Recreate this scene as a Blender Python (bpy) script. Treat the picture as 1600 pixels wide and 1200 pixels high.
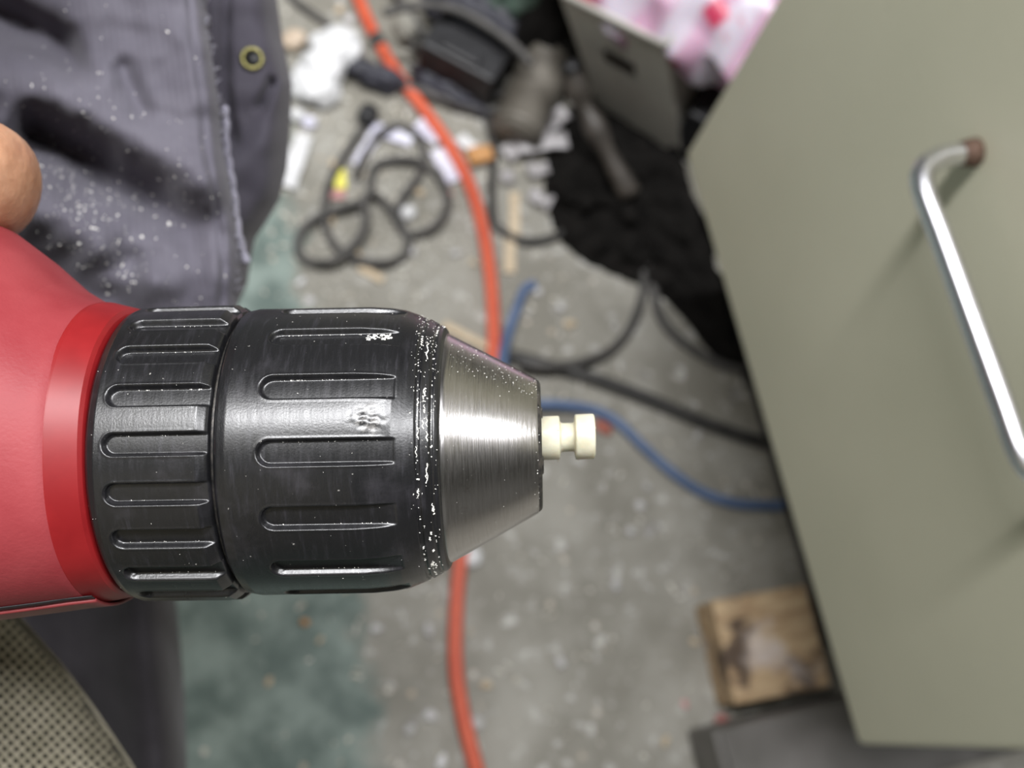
import bpy, bmesh, math, random
import numpy as np
from mathutils import Vector, Matrix, noise

# ------------------------------------------------------------ scene, camera, light
for o in list(bpy.data.objects): bpy.data.objects.remove(o)
S = bpy.context.scene
COL = S.collection
F = 1555.0                      # focal length in pixels of a 1600x1200 picture
H = 0.66                        # camera height over the floor
def camv(px, py): return np.array([px-800.0, 600.0-py, -F])/F
_up = -camv(545, 1135); _up /= np.linalg.norm(_up)
_d = np.cross(np.cross(camv(1070, 240), camv(1340, 1165)), _up); _d /= np.linalg.norm(_d)
if _d[1] < 0: _d = -_d
_x = np.cross(_d, _up)
R = np.array([_x, _d, _up])     # world = R @ camera vector
CAMPOS = np.array([0.0, 0.0, H])
cd = bpy.data.cameras.new('camera'); cam = bpy.data.objects.new('camera', cd); COL.objects.link(cam)
M4 = Matrix([list(R[0])+[0], list(R[1])+[0], list(R[2])+[H], [0, 0, 0, 1]])
cam.matrix_world = M4
cd.sensor_width = 36; cd.lens = F*36/1600; cd.clip_start = 0.01
cd.dof.use_dof = True; cd.dof.focus_distance = 0.134; cd.dof.aperture_fstop = 17
S.camera = cam
S.view_settings.view_transform = 'Standard'; S.view_settings.look = 'None'
S.view_settings.exposure = 0.0; S.view_settings.gamma = 1.0
S.view_settings.use_curve_mapping = False
S.cycles.use_denoising = True
w = bpy.data.worlds.new('room_light'); S.world = w; w.use_nodes = True
w.node_tree.nodes['Background'].inputs[0].default_value = (0.80, 0.86, 1.0, 1)
w.node_tree.nodes['Background'].inputs[1].default_value = 0.085
def area(name, loc, target, sx, sy, power, col, xdir=(1, 0, 0)):
    l = bpy.data.lights.new(name, 'AREA'); l.shape = 'RECTANGLE'; l.size = sx; l.size_y = sy
    l.energy = power; l.color = col
    o = bpy.data.objects.new(name, l); COL.objects.link(o)
    z = (Vector(loc)-Vector(target)).normalized(); x = Vector(xdir); x = (x-z*x.dot(z)).normalized(); y = z.cross(x)
    o.matrix_world = Matrix(((x.x, y.x, z.x, loc[0]), (x.y, y.y, z.y, loc[1]), (x.z, y.z, z.z, loc[2]), (0, 0, 0, 1)))
    return o
area('ceiling_tube_light', (-0.16, 0.47, 2.15), (0.05, 0.1, 0.4), 1.25, 0.10, 50, (0.98, 0.98, 1.0))
area('second_tube_light', (0.85, 0.02, 2.15), (0.1, 0.1, 0.2), 1.2, 0.14, 30, (0.98, 0.98, 1.0))
area('side_tube_light', (1.65, 0.30, 2.05), (0.0, 0.0, 0.5), 1.2, 0.12, 3.5, (0.95, 0.97, 1.0))
area('left_fill_light', (-1.1, 0.45, 2.3), (0.2, 0.1, 0.3), 1.2, 0.3, 6, (1.0, 0.98, 0.93), (0, 1, 0))  # added fill lamp that brightens the cabinet face

# ------------------------------------------------------------ helpers
def fl(px, py, z=0.0):
    v = R @ camv(px, py); t = (z-H)/v[2]; return Vector(CAMPOS+v*t)
def dp(px, py, depth):
    return Vector(CAMPOS+(R @ camv(px, py))*depth)
def tag(o, label=None, cat=None, group=None, kind=None):
    if label: o['label'] = label
    if cat: o['category'] = cat
    if group: o['group'] = group
    if kind: o['kind'] = kind
    return o
def empty(name, loc=(0, 0, 0)):
    o = bpy.data.objects.new(name, None); COL.objects.link(o); o.location = loc; o.empty_display_size = 0.02; return o
def link(name, verts, faces, m, parent=None, smooth=True):
    me = bpy.data.meshes.new(name)
    me.from_pydata([tuple(v) for v in verts], [], [tuple(f) for f in faces]); me.update()
    o = bpy.data.objects.new(name, me); COL.objects.link(o)
    if m: me.materials.append(m)
    if smooth: me.polygons.foreach_set('use_smooth', [True]*len(me.polygons))
    if parent:
        o.parent = parent
        # verts come in world space unless the parent is the drill frame
        if parent.get('local_frame') or (parent.parent and parent.parent.get('local_frame')): pass
        else: o.matrix_parent_inverse = (Matrix.Translation(parent.location) if parent.parent is None else Matrix.Identity(4)).inverted()
    return o
def bmobj(name, bm, m, parent=None, smooth=False):
    v = [x.co.copy() for x in bm.verts]
    for i, x in enumerate(bm.verts): x.index = i
    f = [[x.index for x in q.verts] for q in bm.faces]; bm.free()
    return link(name, v, f, m, parent, smooth)
def box_bm(sx, sy, sz, bev=0.002, seg=2):
    bm = bmesh.new(); bmesh.ops.create_cube(bm, size=1)
    for v in bm.verts: v.co = Vector((v.co.x*sx, v.co.y*sy, v.co.z*sz))
    if bev: bmesh.ops.bevel(bm, geom=bm.edges[:], offset=bev, segments=seg, affect='EDGES', profile=0.5)
    return bm
def xf(bm, M): bmesh.ops.transform(bm, matrix=M, verts=bm.verts[:]); return bm
def catmull(P, n=8):
    P = [Vector(p) for p in P]; out = []
    for i in range(len(P)-1):
        a = P[max(i-1, 0)]; b = P[i]; c = P[i+1]; d = P[min(i+2, len(P)-1)]
        for k in range(n):
            t = k/n
            out.append(0.5*((2*b)+(c-a)*t+(2*a-5*b+4*c-d)*t*t+(3*b-a-3*c+d)*t**3))
    out.append(P[-1]); return out
def tube_vf(P, r, seg=12, off=0):
    V = []; Fc = []
    T = [(P[min(i+1, len(P)-1)]-P[max(i-1, 0)]).normalized() for i in range(len(P))]
    n = T[0].orthogonal().normalized()
    for i, p in enumerate(P):
        n = (n-T[i]*n.dot(T[i])).normalized(); b = T[i].cross(n)
        rr = r[i] if hasattr(r, '__len__') else r
        for k in range(seg):
            a = 2*math.pi*k/seg; V.append(p+(n*math.cos(a)+b*math.sin(a))*rr)
    for i in range(len(P)-1):
        for k in range(seg):
            k2 = (k+1) % seg
            Fc.append([off+i*seg+k, off+i*seg+k2, off+(i+1)*seg+k2, off+(i+1)*seg+k])
    Fc.append([off+k for k in range(seg)][::-1]); Fc.append([off+(len(P)-1)*seg+k for k in range(seg)])
    return V, Fc
def tube(name, P, r, m, parent=None, seg=12, n=8):
    V, Fc = tube_vf(catmull(P, n), r, seg); return link(name, V, Fc, m, parent)
def cord(name, pxs, r, m, zs=None, parent=None, z0=0.0):
    P = [fl(a, b, (zs[i] if zs else 0)+r+z0) for i, (a, b) in enumerate(pxs)]
    return tube(name, P, r, m, parent)

# ------------------------------------------------------------ materials
def lin(c): return tuple((x/255/12.92 if x/255 <= 0.04045 else ((x/255+0.055)/1.055)**2.4) for x in c)
def mat(name, c1, c2=None, rough=0.5, metal=0.0, scale=60, detail=4, bump=0.0, bscale=None, spec=0.5, lo=0.35, hi=0.65, aniso=0, trans=0, sss=0, stretch=None, rvar=0.0, coat=0):
    m = bpy.data.materials.new(name); m.use_nodes = True; nt = m.node_tree; N = nt.nodes; L = nt.links
    b = N['Principled BSDF']; b.inputs['Roughness'].default_value = rough; b.inputs['Metallic'].default_value = metal
    b.inputs['Specular IOR Level'].default_value = spec
    if sss: b.inputs['Subsurface Weight'].default_value = sss; b.inputs['Subsurface Radius'].default_value = (0.004, 0.002, 0.001); b.inputs['Subsurface Scale'].default_value = 1.0
    if trans: b.inputs['Transmission Weight'].default_value = trans
    if coat: b.inputs['Coat Weight'].default_value = coat
    tc = N.new('ShaderNodeTexCoord'); mp = N.new('ShaderNodeMapping'); L.new(tc.outputs['Object'], mp.inputs[0])
    if stretch: mp.inputs['Scale'].default_value = stretch
    nz = N.new('ShaderNodeTexNoise'); nz.inputs['Scale'].default_value = scale; nz.inputs['Detail'].default_value = detail
    L.new(mp.outputs[0], nz.inputs['Vector'])
    cr = N.new('ShaderNodeValToRGB'); cr.color_ramp.elements[0].position = lo; cr.color_ramp.elements[1].position = hi
    cr.color_ramp.elements[0].color = (*c1, 1); cr.color_ramp.elements[1].color = (*(c2 or c1), 1)
    L.new(nz.outputs['Fac'], cr.inputs[0]); L.new(cr.outputs[0], b.inputs['Base Color'])
    if rvar:
        mr = N.new('ShaderNodeMapRange'); mr.inputs['To Min'].default_value = rough-rvar; mr.inputs['To Max'].default_value = rough+rvar
        L.new(nz.outputs['Fac'], mr.inputs[0]); L.new(mr.outputs[0], b.inputs['Roughness'])
    if bump:
        n2 = N.new('ShaderNodeTexNoise'); n2.inputs['Scale'].default_value = bscale or scale*4; n2.inputs['Detail'].default_value = 3
        L.new(mp.outputs[0], n2.inputs['Vector'])
        bp = N.new('ShaderNodeBump'); bp.inputs['Strength'].default_value = 1.0; bp.inputs['Distance'].default_value = bump
        L.new(n2.outputs['Fac'], bp.inputs['Height']); L.new(bp.outputs[0], b.inputs['Normal'])
    m['bsdf'] = 1
    return m
def mixcol(nt, fac, a, b):
    n = nt.nodes.new('ShaderNodeMix'); n.data_type = 'RGBA'
    for s, v in ((n.inputs[0], fac), (n.inputs[6], a), (n.inputs[7], b)):
        if isinstance(v, bpy.types.NodeSocket): nt.links.new(v, s)
        elif isinstance(v, (int, float)): s.default_value = v
        else: s.default_value = (*v, 1)
    return n.outputs[2]
def nmath(nt, op, a, b=0.0, c=None):
    n = nt.nodes.new('ShaderNodeMath'); n.operation = op
    for s, v in zip(n.inputs, (a, b) if c is None else (a, b, c)):
        if isinstance(v, bpy.types.NodeSocket): nt.links.new(v, s)
        else: s.default_value = v
    return n.outputs[0]
def nnoise(nt, vec, scale, detail=4, rough=0.5):
    n = nt.nodes.new('ShaderNodeTexNoise'); n.inputs['Scale'].default_value = scale; n.inputs['Detail'].default_value = detail
    n.inputs['Roughness'].default_value = rough
    nt.links.new(vec, n.inputs['Vector']); return n.outputs['Fac']
def nramp(nt, fac, lo, hi):
    n = nt.nodes.new('ShaderNodeMapRange'); n.interpolation_type = 'SMOOTHSTEP'
    nt.links.new(fac, n.inputs[0]); n.inputs[1].default_value = lo; n.inputs[2].default_value = hi; return n.outputs[0]

def floor_mat():
    m = bpy.data.materials.new('worn_concrete'); m.use_nodes = True; nt = m.node_tree
    b = nt.nodes['Principled BSDF']; b.inputs['Roughness'].default_value = 0.62
    tc = nt.nodes.new('ShaderNodeTexCoord'); v = tc.outputs['Object']
    base = mixcol(nt, nramp(nt, nnoise(nt, v, 14, 6, .6), .35, .68), (0.185, 0.174, 0.142), (0.30, 0.288, 0.25))
    base = mixcol(nt, nramp(nt, nnoise(nt, v, 75, 5, .6), .55, .72), base, (0.50, 0.49, 0.46))
    base = mixcol(nt, nmath(nt, 'MULTIPLY', nramp(nt, nnoise(nt, v, 38, 3), .64, .74), 0.6), base, (0.14, 0.13, 0.12))
    sep = nt.nodes.new('ShaderNodeSeparateXYZ'); nt.links.new(v, sep.inputs[0])
    wob = nmath(nt, 'MULTIPLY', nmath(nt, 'SUBTRACT', nnoise(nt, v, 26, 5, .6), 0.5), 0.075)
    x = nmath(nt, 'ADD', sep.outputs[0], wob)
    mask = nmath(nt, 'SUBTRACT', 1.0, nramp(nt, x, 0.008, 0.026))
    wear = nramp(nt, nnoise(nt, v, 48, 6, .65), .60, .78)
    mask = nmath(nt, 'MULTIPLY', mask, nmath(nt, 'SUBTRACT', 1.0, nmath(nt, 'MULTIPLY', wear, .7)))
    green = mixcol(nt, nramp(nt, nnoise(nt, v, 30, 5, .6), .36, .66), (0.085, 0.122, 0.106), (0.22, 0.275, 0.245))
    col = mixcol(nt, mask, base, green)
    vo = nt.nodes.new('ShaderNodeTexVoronoi'); vo.inputs['Scale'].default_value = 70; nt.links.new(v, vo.inputs['Vector'])
    sp = nmath(nt, 'LESS_THAN', vo.outputs['Distance'], 0.16)
    hs = nt.nodes.new('ShaderNodeSeparateColor'); nt.links.new(vo.outputs['Color'], hs.inputs[0])
    sp = nmath(nt, 'MULTIPLY', sp, nmath(nt, 'GREATER_THAN', hs.outputs[0], 0.72))
    col = mixcol(nt, nmath(nt, 'MULTIPLY', sp, .7), col, mixcol(nt, hs.outputs[1], (0.62, 0.58, 0.52), (0.42, 0.33, 0.22)))
    nt.links.new(col, b.inputs['Base Color'])
    bp = nt.nodes.new('ShaderNodeBump'); bp.inputs['Distance'].default_value = 0.0006
    nt.links.new(nnoise(nt, v, 160, 4), bp.inputs['Height']); nt.links.new(bp.outputs[0], b.inputs['Normal'])
    return m

def chuck_mat():
    """black moulded plastic, rubbed on the high surfaces, with fine scratches round the axis"""
    m = bpy.data.materials.new('black_chuck_plastic'); m.use_nodes = True; nt = m.node_tree; L = nt.links
    b = nt.nodes['Principled BSDF']; b.inputs['Specular IOR Level'].default_value = .72
    tc = nt.nodes.new('ShaderNodeTexCoord'); v = tc.outputs['Object']
    mp = nt.nodes.new('ShaderNodeMapping'); L.new(v, mp.inputs[0]); mp.inputs['Scale'].default_value = (1, .12, .12)
    scr = nnoise(nt, mp.outputs[0], 1500, 4, .7)
    blot = nnoise(nt, v, 120, 5, .6)
    fine = nnoise(nt, v, 3500, 2)
    mk = nramp(nt, blot, .52, .75)
    col = mixcol(nt, nmath(nt, 'MULTIPLY', nramp(nt, scr, .5, .8), .35), (0.007, 0.007, 0.008), (0.042, 0.040, 0.050))
    col = mixcol(nt, nmath(nt, 'MULTIPLY', mk, .25), col, (0.07, 0.065, 0.075))
    col = mixcol(nt, nramp(nt, nnoise(nt, v, 1400, 2), .74, .80), col, (0.30, 0.29, 0.27))
    ds = nt.nodes.new('ShaderNodeVectorMath'); ds.operation = 'DISTANCE'; L.new(v, ds.inputs[0]); ds.inputs[1].default_value = (-.0182, .0052, .0208)
    sm = nmath(nt, 'MULTIPLY', nmath(nt, 'SUBTRACT', 1.0, nramp(nt, ds.outputs['Value'], .0012, .0028)), nramp(nt, nnoise(nt, v, 1100, 4, .7), .45, .62))
    col = mixcol(nt, nmath(nt, 'MULTIPLY', sm, .7), col, (0.24, 0.23, 0.22))
    L.new(col, b.inputs['Base Color'])
    r = nmath(nt, 'ADD', nmath(nt, 'MULTIPLY', scr, .22), .20); L.new(r, b.inputs['Roughness'])
    h = nmath(nt, 'ADD', nmath(nt, 'MULTIPLY', scr, .6), nmath(nt, 'MULTIPLY', fine, .5))
    bp = nt.nodes.new('ShaderNodeBump'); bp.inputs['Distance'].default_value = 0.00003; L.new(h, bp.inputs['Height']); L.new(bp.outputs[0], b.inputs['Normal'])
    return m
def steel_mat():
    m = bpy.data.materials.new('turned_steel'); m.use_nodes = True; nt = m.node_tree; L = nt.links
    b = nt.nodes['Principled BSDF']; b.inputs['Metallic'].default_value = 1
    tc = nt.nodes.new('ShaderNodeTexCoord'); v = tc.outputs['Object']
    mp = nt.nodes.new('ShaderNodeMapping'); L.new(v, mp.inputs[0]); mp.inputs['Scale'].default_value = (1, .04, .04)
    rings = nnoise(nt, mp.outputs[0], 5000, 3, .7)
    dirt = nramp(nt, nnoise(nt, v, 260, 5, .7), .60, .74)
    sep = nt.nodes.new('ShaderNodeSeparateXYZ'); L.new(v, sep.inputs[0])
    col = mixcol(nt, rings, (0.44, 0.42, 0.41), (0.66, 0.64, 0.64))
    col = mixcol(nt, nmath(nt, 'MULTIPLY', dirt, .35), col, (0.25, 0.20, 0.17))
    L.new(col, b.inputs['Base Color'])
    L.new(nmath(nt, 'ADD', nmath(nt, 'MULTIPLY', rings, .18), .14), b.inputs['Roughness'])
    bp = nt.nodes.new('ShaderNodeBump'); bp.inputs['Distance'].default_value = 0.00002; L.new(rings, bp.inputs['Height']); L.new(bp.outputs[0], b.inputs['Normal'])
    return m
def fabric_mat(name, c1, c2, wscale=1400, bump=0.0004):
    m = bpy.data.materials.new(name); m.use_nodes = True; nt = m.node_tree; L = nt.links
    b = nt.nodes['Principled BSDF']; b.inputs['Roughness'].default_value = 0.75; b.inputs['Specular IOR Level'].default_value = .3
    b.inputs['Sheen Weight'].default_value = 0.12
    tc = nt.nodes.new('ShaderNodeTexCoord'); v = tc.outputs['Object']
    col = mixcol(nt, nramp(nt, nnoise(nt, v, 45, 5, .6), .3, .7), c1, c2)
    L.new(col, b.inputs['Base Color'])
    wv = nt.nodes.new('ShaderNodeTexWave'); wv.inputs['Scale'].default_value = wscale/6; wv.inputs['Distortion'].default_value = .5; L.new(v, wv.inputs['Vector'])
    bp = nt.nodes.new('ShaderNodeBump'); bp.inputs['Distance'].default_value = bump*.4
    L.new(nmath(nt, 'ADD', nmath(nt, 'MULTIPLY', wv.outputs['Fac'], .3), nnoise(nt, v, 90, 5, .6)), bp.inputs['Height']); L.new(bp.outputs[0], b.inputs['Normal'])
    return m
def stripe_mat():
    m = bpy.data.materials.new('white_and_pink_plastic_film'); m.use_nodes = True; nt = m.node_tree; L = nt.links
    b = nt.nodes['Principled BSDF']; b.inputs['Roughness'].default_value = 0.3
    b.inputs['Subsurface Weight'].default_value = .2; b.inputs['Subsurface Scale'].default_value = .005
    tc = nt.nodes.new('ShaderNodeTexCoord'); v = tc.outputs['Object']
    mp = nt.nodes.new('ShaderNodeMapping'); L.new(v, mp.inputs[0]); mp.inputs['Rotation'].default_value = (0, 0, 0.9)
    wv = nt.nodes.new('ShaderNodeTexWave'); wv.inputs['Scale'].default_value = 9; wv.inputs['Distortion'].default_value = 2.5; wv.inputs['Detail'].default_value = 2; L.new(mp.outputs[0], wv.inputs['Vector'])
    col = mixcol(nt, nramp(nt, wv.outputs['Fac'], .10, .95), (0.52, 0.47, 0.54), (0.46, 0.28, 0.38))
    col = mixcol(nt, nramp(nt, nnoise(nt, v, 28, 2), .56, .62), col, (0.48, 0.045, 0.10))
    L.new(col, b.inputs['Base Color']); return m

M = dict(
    floor=floor_mat(), black=chuck_mat(), steel=steel_mat(),
    dark=mat('dark_steel_edge', (0.03, 0.03, 0.03), (0.10, 0.09, 0.08), .45, .6, scale=900),
    nylon=mat('white_nylon', lin((192, 187, 162)), lin((206, 202, 180)), .42, scale=400, bump=0.00002, bscale=2500, sss=.25),
    red=mat('matte_red_housing', (0.24, 0.025, 0.031), (0.29, 0.042, 0.048), .56, spec=.4, scale=90, bump=0.00004, bscale=1800, rvar=.08),
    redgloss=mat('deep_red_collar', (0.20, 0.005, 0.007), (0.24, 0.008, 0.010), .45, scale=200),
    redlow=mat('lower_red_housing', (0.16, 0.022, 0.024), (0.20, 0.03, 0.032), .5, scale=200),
    skin=mat('skin', lin((172, 122, 92)), lin((196, 150, 120)), .45, scale=160, bump=0.0005, bscale=230, sss=.15),
    nail=mat('nail', lin((222, 180, 160)), None, .3),
    apron=fabric_mat('purple_grey_work_cloth', (0.074, 0.069, 0.088), (0.102, 0.096, 0.118)),
    hem=fabric_mat('frayed_hem_cloth', (0.20, 0.19, 0.24), (0.32, 0.31, 0.37)),
    flap=fabric_mat('shaded_purple_grey_cloth', (0.040, 0.035, 0.048), (0.055, 0.050, 0.066)),  # apron cloth darkened for the shade below the apron and for its underside
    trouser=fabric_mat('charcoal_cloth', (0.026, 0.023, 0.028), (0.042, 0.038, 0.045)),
    shirt=mat('beige_mesh_knit', lin((142, 137, 118)), lin((160, 154, 136)), .85, scale=300, bump=0.0002, bscale=2500),
    shirtin=mat('shirt_lining', lin((36, 34, 30)), lin((48, 45, 40)), .9, scale=200),
    brass=mat('tarnished_brass', (0.16, 0.15, 0.05), (0.30, 0.27, 0.12), .4, .8, scale=900),
    cabinet=mat('beige_enamel', (0.57, 0.55, 0.42), (0.62, 0.595, 0.46), .42, scale=9, bump=0.00008, bscale=240, rvar=.05),
    cabin=mat('cabinet_carcass', (0.16, 0.155, 0.12), (0.2, 0.19, 0.15), .6, scale=20),
    chrome=mat('satin_aluminium', (0.74, 0.74, 0.80), (0.82, 0.82, 0.87), .27, 1.0, scale=300),
    rust=mat('rusty_steel', (0.10, 0.055, 0.035), (0.20, 0.13, 0.10), .7, .5, scale=900),
    orange=mat('orange_vinyl', (0.56, 0.088, 0.040), (0.64, 0.12, 0.055), .45, scale=60),
    blackv=mat('black_vinyl', (0.022, 0.021, 0.020), (0.045, 0.043, 0.04), .5, scale=80),
    darkv=mat('dusty_black_vinyl', (0.045, 0.043, 0.040), (0.085, 0.08, 0.075), .6, scale=80),
    blue=mat('blue_vinyl', (0.075, 0.12, 0.22), (0.11, 0.165, 0.29), .5, scale=60),
    blackp=mat('black_plastic', (0.008, 0.008, 0.009), (0.018, 0.018, 0.02), .5, scale=120),
    slate=mat('slate_plastic', (0.022, 0.022, 0.030), (0.045, 0.045, 0.06), .55, scale=70),
    white=mat('white_paper', (0.62, 0.62, 0.62), (0.74, 0.74, 0.75), .7, scale=60, bump=.0006, bscale=180),
    lav=mat('lavender_white_film', (0.55, 0.54, 0.66), (0.74, 0.73, 0.82), .4, scale=80),
    yellow=mat('yellow_plastic', (0.75, 0.68, 0.05), (0.82, 0.76, 0.15), .5, scale=80),
    pink=mat('pink_paper', (0.50, 0.25, 0.24), (0.60, 0.33, 0.32), .7, scale=80),
    wood=mat('pale_wood', (0.46, 0.36, 0.24), (0.60, 0.50, 0.36), .7, scale=60, stretch=(1, 6, 6)),
    amber=mat('amber_wood', (0.42, 0.18, 0.05), (0.52, 0.27, 0.10), .6, scale=90),
    bin=mat('grey_bin_plastic', (0.42, 0.40, 0.36), (0.50, 0.48, 0.43), .5, scale=30),
    film=stripe_mat(),
    tin=mat('dull_tan_tin', (0.09, 0.08, 0.065), (0.17, 0.155, 0.13), .5, .2, scale=40),
    green=mat('green_cloth', (0.07, 0.12, 0.09), (0.15, 0.21, 0.17), .9, scale=60),
    dgrey=mat('grey_painted_metal', (0.095, 0.09, 0.08), (0.15, 0.14, 0.13), .5, scale=25),
    speck=mat('white_shavings', (0.72, 0.70, 0.64), (0.90, 0.89, 0.84), .6, scale=400),
    speckf=mat('pale_sawdust', (0.46, 0.42, 0.34), (0.70, 0.68, 0.62), .8, scale=90),
    shadecloth=mat('black_cloth_and_shade', (0.004, 0.0035, 0.003), (0.010, 0.009, 0.008), .95, spec=.15, scale=60),  # near-black colour carries the shade beside the cabinet, also used for dark cloth
)
def wood_mat():
    m = bpy.data.materials.new('weathered_lumber'); m.use_nodes = True; nt = m.node_tree; L = nt.links
    b = nt.nodes['Principled BSDF']; b.inputs['Roughness'].default_value = .7
    tc = nt.nodes.new('ShaderNodeTexCoord'); v = tc.outputs['Object']
    mp = nt.nodes.new('ShaderNodeMapping'); L.new(v, mp.inputs[0]); mp.inputs['Scale'].default_value = (.25, 1, 1)
    g = nnoise(nt, mp.outputs[0], 150, 5, .6); bl = nnoise(nt, v, 34, 4, .6)
    col = mixcol(nt, nramp(nt, g, .3, .7), (0.30, 0.19, 0.10), (0.54, 0.40, 0.24))
    col = mixcol(nt, nramp(nt, bl, .50, .62), col, (0.085, 0.055, 0.035))
    col = mixcol(nt, nmath(nt, 'MULTIPLY', nramp(nt, nnoise(nt, v, 24, 3), .50, .66), .8), col, (0.60, 0.53, 0.49))
    L.new(col, b.inputs['Base Color']); return m
M['lumber'] = wood_mat()

# ------------------------------------------------------------ floor
def make_floor():
    n = 60; V = []; Fc = []
    for j in range(n+1):
        for i in range(n+1):
            V.append((-2.5+5*i/n, -2.5+5*j/n, 0))
    for j in range(n):
        for i in range(n):
            a = j*(n+1)+i; Fc.append((a, a+1, a+n+2, a+n+1))
    tag(link('floor', V, Fc, M['floor']), kind='structure')
make_floor()
def room():
    wall = mat('painted_wall', (0.26, 0.255, 0.235), (0.30, 0.295, 0.27), .8, scale=3)
    ceil = mat('ceiling_paint', (0.55, 0.55, 0.53), (0.6, 0.6, 0.58), .9, scale=3)
    for nm, (sx, sy, sz), (x, y, z) in (('wall_right', (.1, 5, 2.5), (2.5, 0, 1.25)), ('wall_left', (.1, 5, 2.5), (-2.5, 0, 1.25)), ('wall_back', (4.9, .1, 2.5), (0, 2.45, 1.25)), ('wall_front', (4.9, .1, 2.5), (0, -2.45, 1.25)), ('ceiling', (5.1, 5, .1), (0, 0, 2.55))):
        tag(bmobj(nm, xf(box_bm(sx, sy, sz, 0), Matrix.Translation((x, y, z))), ceil if nm == 'ceiling' else wall), kind='structure')
room()

# ------------------------------------------------------------ cabinet
ZB = 0.18
def face_point(px, py):
    v = R @ camv(px, py); return Vector(CAMPOS+v*(XC/v[0]))
_w = R @ camv(1070, 240); XC = _w[0]/(-_w[2])*(H-ZB)
Y1 = face_point(1070, 240).y; Y2 = face_point(1340, 1165).y
def make_cabinet():
    root = empty('drawer_cabinet', (XC+0.25, (Y1+Y2)/2, ZB))
    tag(root, 'beige enamelled steel drawer cabinet with a silver wire pull, standing over the cords', 'cabinet')
    yc = (Y1+Y2)/2; wd = Y1-Y2
    link_b = bmobj('carcass', xf(box_bm(.46, wd-.006, .54, .003), Matrix.Translation((XC+.022+.23, yc, ZB+.006+.27))), M['cabin'], root)
    bmobj('shade_plinth', xf(box_bm(.34, wd-.05, ZB+.004, .002), Matrix.Translation((XC+.085+.17, yc+.018, (ZB+.004)/2))), M['blackp'], root)  # black block added under the cabinet so the gap reads as shade
    def front(z0, z1):
        bm = box_bm(.020, wd, z1-z0, .0035, 4)
        xf(bm, Matrix.Translation((XC+.010, yc, (z0+z1)/2)))
        return bmobj('drawer', bm, M['cabinet'], root, True)
    d1 = front(ZB, ZB+.335)
    d2 = front(ZB+.341, ZB+.546)
    def pull(parent, ya, yb, z, so=.0245, r=.0039):
        x0 = XC
        P = [(x0, ya, z), (x0-.010, ya, z), (x0-so+.010, ya-.0006, z), (x0-so+.0032, ya-.0038, z), (x0-so, ya-.011, z)]
        P += [(x0-so, ya+(yb-ya)*t, z) for t in (.25, .5, .75)]
        P += [(x0-so, yb+.011, z), (x0-so+.0032, yb+.0038, z), (x0-so+.010, yb+.0006, z), (x0-.010, yb, z), (x0, yb, z)]
        h = tube('handle', P, r, M['chrome'], parent, 20, 8)
        for y in (ya, yb):
            V, Fc = tube_vf([Vector((x0+.0005, y, z)), Vector((x0-.002, y, z)), Vector((x0-.006, y, z))], [r*1.3, r*1.25, r*1.08], 20)
            link('washer', V, Fc, M['rust'], parent)['label'] = 'rusty mounting washer of the pull'
        h['label'] = 'silver wire pull with rounded bends'
        return h
    a = face_point(1524, 238)
    pull(d1, a.y, a.y-.115, a.z)
    pull(d2, a.y, a.y-.115, ZB+.45)
make_cabinet()

# ------------------------------------------------------------ drill, in its own frame (mm): x along the axis to the tip, y up in the picture, z towards the camera
D0 = 0.150
tl, rot = math.radians(1.2), math.radians(1.15)
ax = Vector((math.cos(tl)*math.cos(rot), math.sin(rot)*math.cos(tl), math.sin(tl)))
zz = Vector((0, 0, 1)); zz = (zz-ax*zz.dot(ax)).normalized(); yy = zz.cross(ax)
org = Vector((0, -(97/F)*D0, -D0))
Rm = Matrix([list(r) for r in R])
A3 = Matrix((ax, yy, zz)).transposed()
W3 = Rm @ A3; wo = Rm @ org+Vector(CAMPOS)
DR = Matrix(((*W3[0], wo.x), (*W3[1], wo.y), (*W3[2], wo.z), (0, 0, 0, 1)))
DRm = DR @ Matrix.Scale(0.001, 4)          # local millimetres to world metres
def L(x, y, z): return DRm @ Vector((x, y, z))
drill = empty('power_drill'); drill.matrix_world = DR; drill['local_frame'] = 1
tag(drill, 'red power drill with a black keyless chuck held over the floor', 'drill')
def dlink(name, V, Fc, m, parent=None, smooth=True, mm=True):
    V = np.asarray(V, dtype=np.float64)*(0.001 if mm else 1)
    me = bpy.data.meshes.new(name)
    if isinstance(Fc, np.ndarray):
        me.vertices.add(len(V)); me.vertices.foreach_set('co', V.ravel())
        nf = len(Fc); me.loops.add(nf*4); me.loops.foreach_set('vertex_index', Fc.ravel())
        me.polygons.add(nf); me.polygons.foreach_set('loop_start', np.arange(nf)*4); me.update(calc_edges=True)
    else: me.from_pydata([tuple(v) for v in V], [], [tuple(f) for f in Fc])
    me.materials.append(m); me.polygons.foreach_set('use_smooth', [smooth]*len(me.polygons)); me.validate()
    o = bpy.data.objects.new(name, me); COL.objects.link(o); o.parent = parent or drill
    return o
def revolve_r(s, nth, rf):
    th = np.linspace(0, 2*np.pi, nth, endpoint=False)
    Sg, T = np.meshgrid(s, th, indexing='ij')
    r = rf(Sg, T)
    V = np.stack([Sg, -r*np.sin(T), r*np.cos(T)], -1).reshape(-1, 3)
    i, j = np.meshgrid(np.arange(len(s)-1), np.arange(nth), indexing='ij')
    j2 = (j+1) % nth
    Fc = np.stack([i*nth+j, i*nth+j2, (i+1)*nth+j2, (i+1)*nth+j], -1).reshape(-1, 4)
    return V, Fc
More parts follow.
